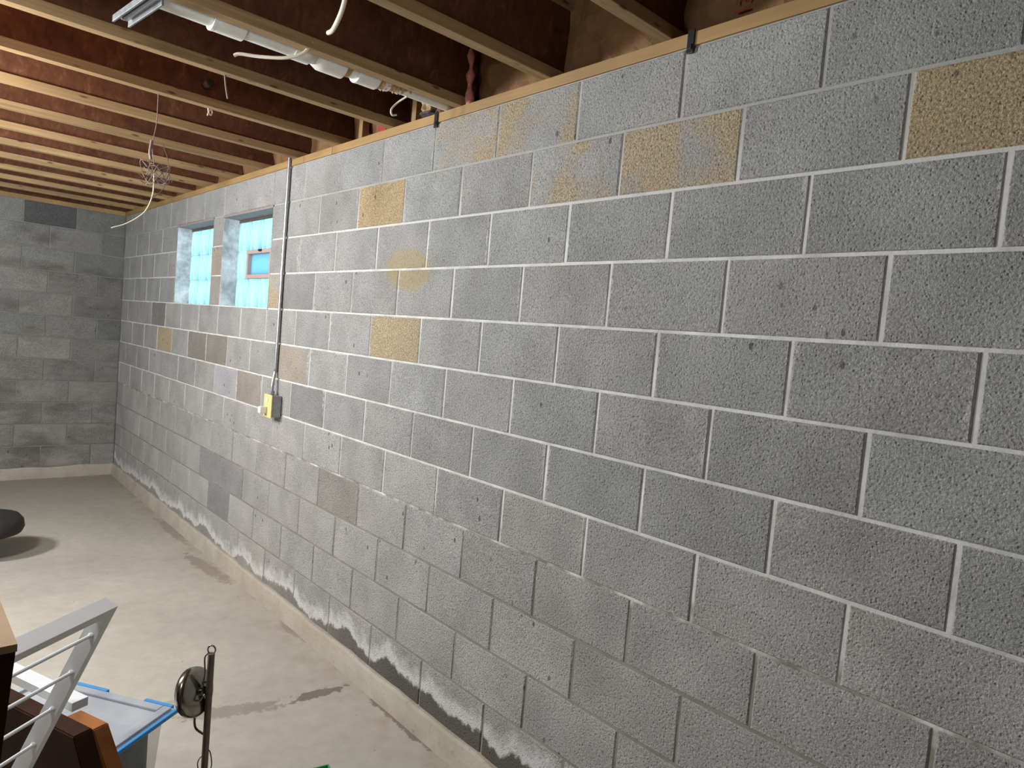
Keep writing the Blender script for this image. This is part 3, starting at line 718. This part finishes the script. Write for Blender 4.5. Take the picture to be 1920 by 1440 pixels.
# ------------------------------------------------------------------ leaning brown boards
def leaning(name, top, z, length, thick, mat, label, lean, dy=0.0):
    T = Vector((top[0], top[1], 0)); root = empty(name, (top[0] + lean * z, top[1] + dy, 0), label=label, cat='board')
    vs = []
    for zz, sh in ((0.0, lean * z), (z, 0.0)):
        o = T + Vector((sh, dy if zz == 0 else 0, zz))
        for q in (o, o - E1 * length, o - E1 * length - E2 * thick, o - E2 * thick): vs.append(q - root.location)
    m = MB().add(vs, [(0, 1, 2, 3), (7, 6, 5, 4), (0, 4, 5, 1), (1, 5, 6, 2), (2, 6, 7, 3), (3, 7, 4, 0)])
    o = m.build('panel', mat, root); recalc(o.data)
    bm = bmesh.new(); bm.from_mesh(o.data); bmesh.ops.bevel(bm, geom=list(bm.edges), offset=0.003, segments=2, affect='EDGES'); bm.to_mesh(o.data); bm.free()
    return root
leaning('leaning_board', (-1.297, 0.945), 0.675, 0.55, 0.045, 'brown_board', 'wide dark brown wooden panel leaning beneath the white rack', 0.237)
leaning('leaning_board', (-1.233, 1.082), 0.60, 0.11, 0.042, 'orange_board', 'narrow orange brown wooden board leaning between the dark panel and the plastic bin', 0.298)

# ------------------------------------------------------------------ plastic storage bin
bn = empty('storage_bin', (-1.15, 1.60, 0), label='translucent plastic storage bin with blue handle clips on its lid', cat='bin')
e1 = Vector((-0.826, -0.563, 0)).normalized(); e2 = Vector((-e1.y * -1, 0, 0))
e2 = Vector((-0.563, 0.826, 0)).normalized()
BM = Matrix((e1, e2, Vector((0, 0, 1)))).transposed().to_4x4(); BM.translation = Vector((-0.93, 1.515, 0)) - bn.location
L1, L2, BH = 0.40, 0.56, 0.33
def wallbox(m, lo, hi): m.box(lo, hi, mat=BM)
m = MB(); ins = 0.03
pr = [(ins + .02, ins + .02, 0.002), (L1 - ins - .02, ins + .02, 0.002), (L1 - ins - .02, L2 - ins - .02, 0.002), (ins + .02, L2 - ins - .02, 0.002),
      (ins, ins, BH - .004), (L1 - ins, ins, BH - .004), (L1 - ins, L2 - ins, BH - .004), (ins, L2 - ins, BH - .004)]
m.add([BM @ Vector(p) for p in pr], [(3, 2, 1, 0), (0, 1, 5, 4), (1, 2, 6, 5), (2, 3, 7, 6), (3, 0, 4, 7)]); m.build('tub', 'clear_bin', bn)
MB().box((0.0, 0.0, BH - 0.002), (L1, L2, BH + 0.006), 0.003, mat=BM).build('lid', 'clear_lid', bn)
lr = MB()
for lo, hi in (((0.012, 0.012), (L1 - .012, 0.042)), ((0.012, L2 - .042), (L1 - .012, L2 - .012)), ((0.012, 0.044), (0.042, L2 - .044)), ((L1 - .042, 0.044), (L1 - .012, L2 - .044))):
    lr.box((lo[0], lo[1], BH + .006), (hi[0], hi[1], BH + .016), 0.003, mat=BM)
lr.build('lid_rim', 'clear_lid', bn)
MB().box((-0.004, -0.007, BH - 0.004), (L1 + .004, 0.006, BH + 0.010), 0.003, mat=BM).build('blue_edge', 'blue_plastic', bn)
for y0, y1 in ((0.02, 0.13), (0.28, 0.42)):
    MB().box((-0.010, y0, BH - 0.014), (0.004, y1, BH + 0.012), 0.003, mat=BM).build('blue_clip', 'blue_plastic', bn)
MB().box((ins + .024, ins + .024, 0.010), (L1 - ins - .026, L2 - ins - .03, BH - 0.045), 0.02, mat=BM).build('contents', 'bin_goods', bn)

# ------------------------------------------------------------------ slim metal stand with chrome dish
sd = empty('lamp_stand', (-0.90, 1.32, 0), label='slim dark metal stand with a round chrome dish clamped to its pole', cat='stand')
MB().lathe([(0, 0), (0.11, 0), (0.11, 0.008), (0.03, 0.02), (0.012, 0.04), (0, 0.04)], Matrix.Identity(4), 28).build('base', 'bronze_pole', sd)
MB().tube([(0, 0, 0.01), (0, 0, 0.33), (0, 0, 0.60)], [0.0105, 0.0105, 0.0105], 14).build('pole', 'bronze_pole', sd)
MB().tube([Vector((RGT.x * 0.012 * math.cos(a), RGT.y * 0.012 * math.cos(a), 0.612 + 0.014 * math.sin(a))) for a in [i * math.pi / 7 - 0.6 for i in range(13)]], 0.0025, 7).build('top_loop', 'chrome', sd)
# dish: axis roughly horizontal, pointing away from the pole
ax = (-RGT * 0.95 + FWD * 0.24 + Vector((0, 0, -0.2))).normalized()
ux = ax.orthogonal().normalized(); uy = ax.cross(ux)
DM = Matrix((ux, uy, ax)).transposed().to_4x4(); DM.translation = -RGT * 0.022 + FWD * -0.006 + Vector((0, 0, 0.48))
dish = MB().lathe([(0.0, 0.0), (0.035, 0.002), (0.062, 0.007), (0.072, 0.014), (0.075, 0.021), (0.075, 0.035), (0.072, 0.036), (0.070, 0.026), (0.056, 0.013), (0.0, 0.006)], DM, 32).build('dish', 'chrome', sd)
MB().tube([DM @ Vector((0, 0, -0.012)), DM @ Vector((0, 0, 0.006))], 0.014, 12).build('hub', 'chrome', dish)
for q in (-0.03, 0.03): MB().tube([DM @ Vector(p) for p in ((q, 0, 0.003), (q, 0, -0.012), (q * .4, 0, -0.018))], 0.003, 6).build('clamp_arm', 'chrome', dish)
rv = -RGT
MB().tube(spline([rv * 0.011 + Vector((0, 0, 0.60)), rv * 0.020 + Vector((0, 0, 0.585)), rv * 0.017 + Vector((0, 0, 0.54)), rv * 0.020 + Vector((0, 0, 0.50)), rv * .015 + Vector((0, 0, .49))], 5), 0.0024, 6).build('wire', 'wire_dark', sd)
MB().tube(spline([rv * 0.040 + Vector((0, 0, 0.395)), rv * 0.040 + Vector((0, 0, 0.375)), rv * 0.034 + Vector((0, 0, 0.355)), rv * 0.015 + Vector((0, 0, 0.34)), rv * 0.004 + Vector((0, 0, 0.335))], 5), 0.0035, 6).build('hook', 'wire_dark', sd)
MB().tube(spline([rv * 0.004 + Vector((0, 0, 0.27)), rv * 0.018 + Vector((0, 0, 0.255)), rv * 0.022 + Vector((0, 0, 0.235)), rv * 0.012 + Vector((0, 0, 0.20)), rv * -0.005 + Vector((0, 0, 0.19)), rv * -0.022 + Vector((0, 0, 0.23)), rv * -0.016 + Vector((0, 0, 0.275)), rv * -0.004 + Vector((0, 0, 0.29))], 5), 0.0018, 6).build('loose_wire', 'wire_dark', sd)
MB().lathe([(0.006, 0), (0.007, 0.004), (0.006, 0.012), (0.0, 0.013)], Matrix.Translation(rv * 0.040 + Vector((0, 0, 0.392))), 10).build('hook_knob', 'chrome', sd)

# ------------------------------------------------------------------ dark padded stool at the left and green tray
st = empty('stool', (-1.215, 4.52, 0), label='low black padded stool with a rounded seat, on the open floor', cat='stool')
sx = MB(); prof = [(0, 0.15), (0.19, 0.15), (0.215, 0.16), (0.228, 0.19), (0.222, 0.23), (0.20, 0.26), (0.10, 0.275), (0, 0.278)]
sx.lathe(prof, Matrix.Identity(4), 32).build('seat', 'black_vinyl', st)
for k in range(4):
    a = math.pi / 4 + k * math.pi / 2
    MB().tube([(0.09 * math.cos(a), 0.09 * math.sin(a), 0.155), (0.11 * math.cos(a), 0.11 * math.sin(a), 0.0)], 0.011, 10).build('leg', 'black_metal', st)
gt = empty('green_tray', (-0.575, 1.302, 0), label='green plastic tray lying on the concrete floor', cat='tray')
gm = Matrix.Rotation(-0.2, 4, 'Z')
MB().box((-0.13, -0.10, 0.0), (0.13, 0.10, 0.006), 0.002, mat=gm).build('base', 'green_plastic', gt)
for lo, hi in (((-0.13, -0.10), (-0.124, 0.10)), ((0.124, -0.10), (0.13, 0.10)), ((-0.124, -0.10), (0.124, -0.094)), ((-0.124, 0.094), (0.124, 0.10))):
    MB().box((*lo, 0.006), (*hi, 0.035), 0.0015, mat=gm).build('side', 'green_plastic', gt)
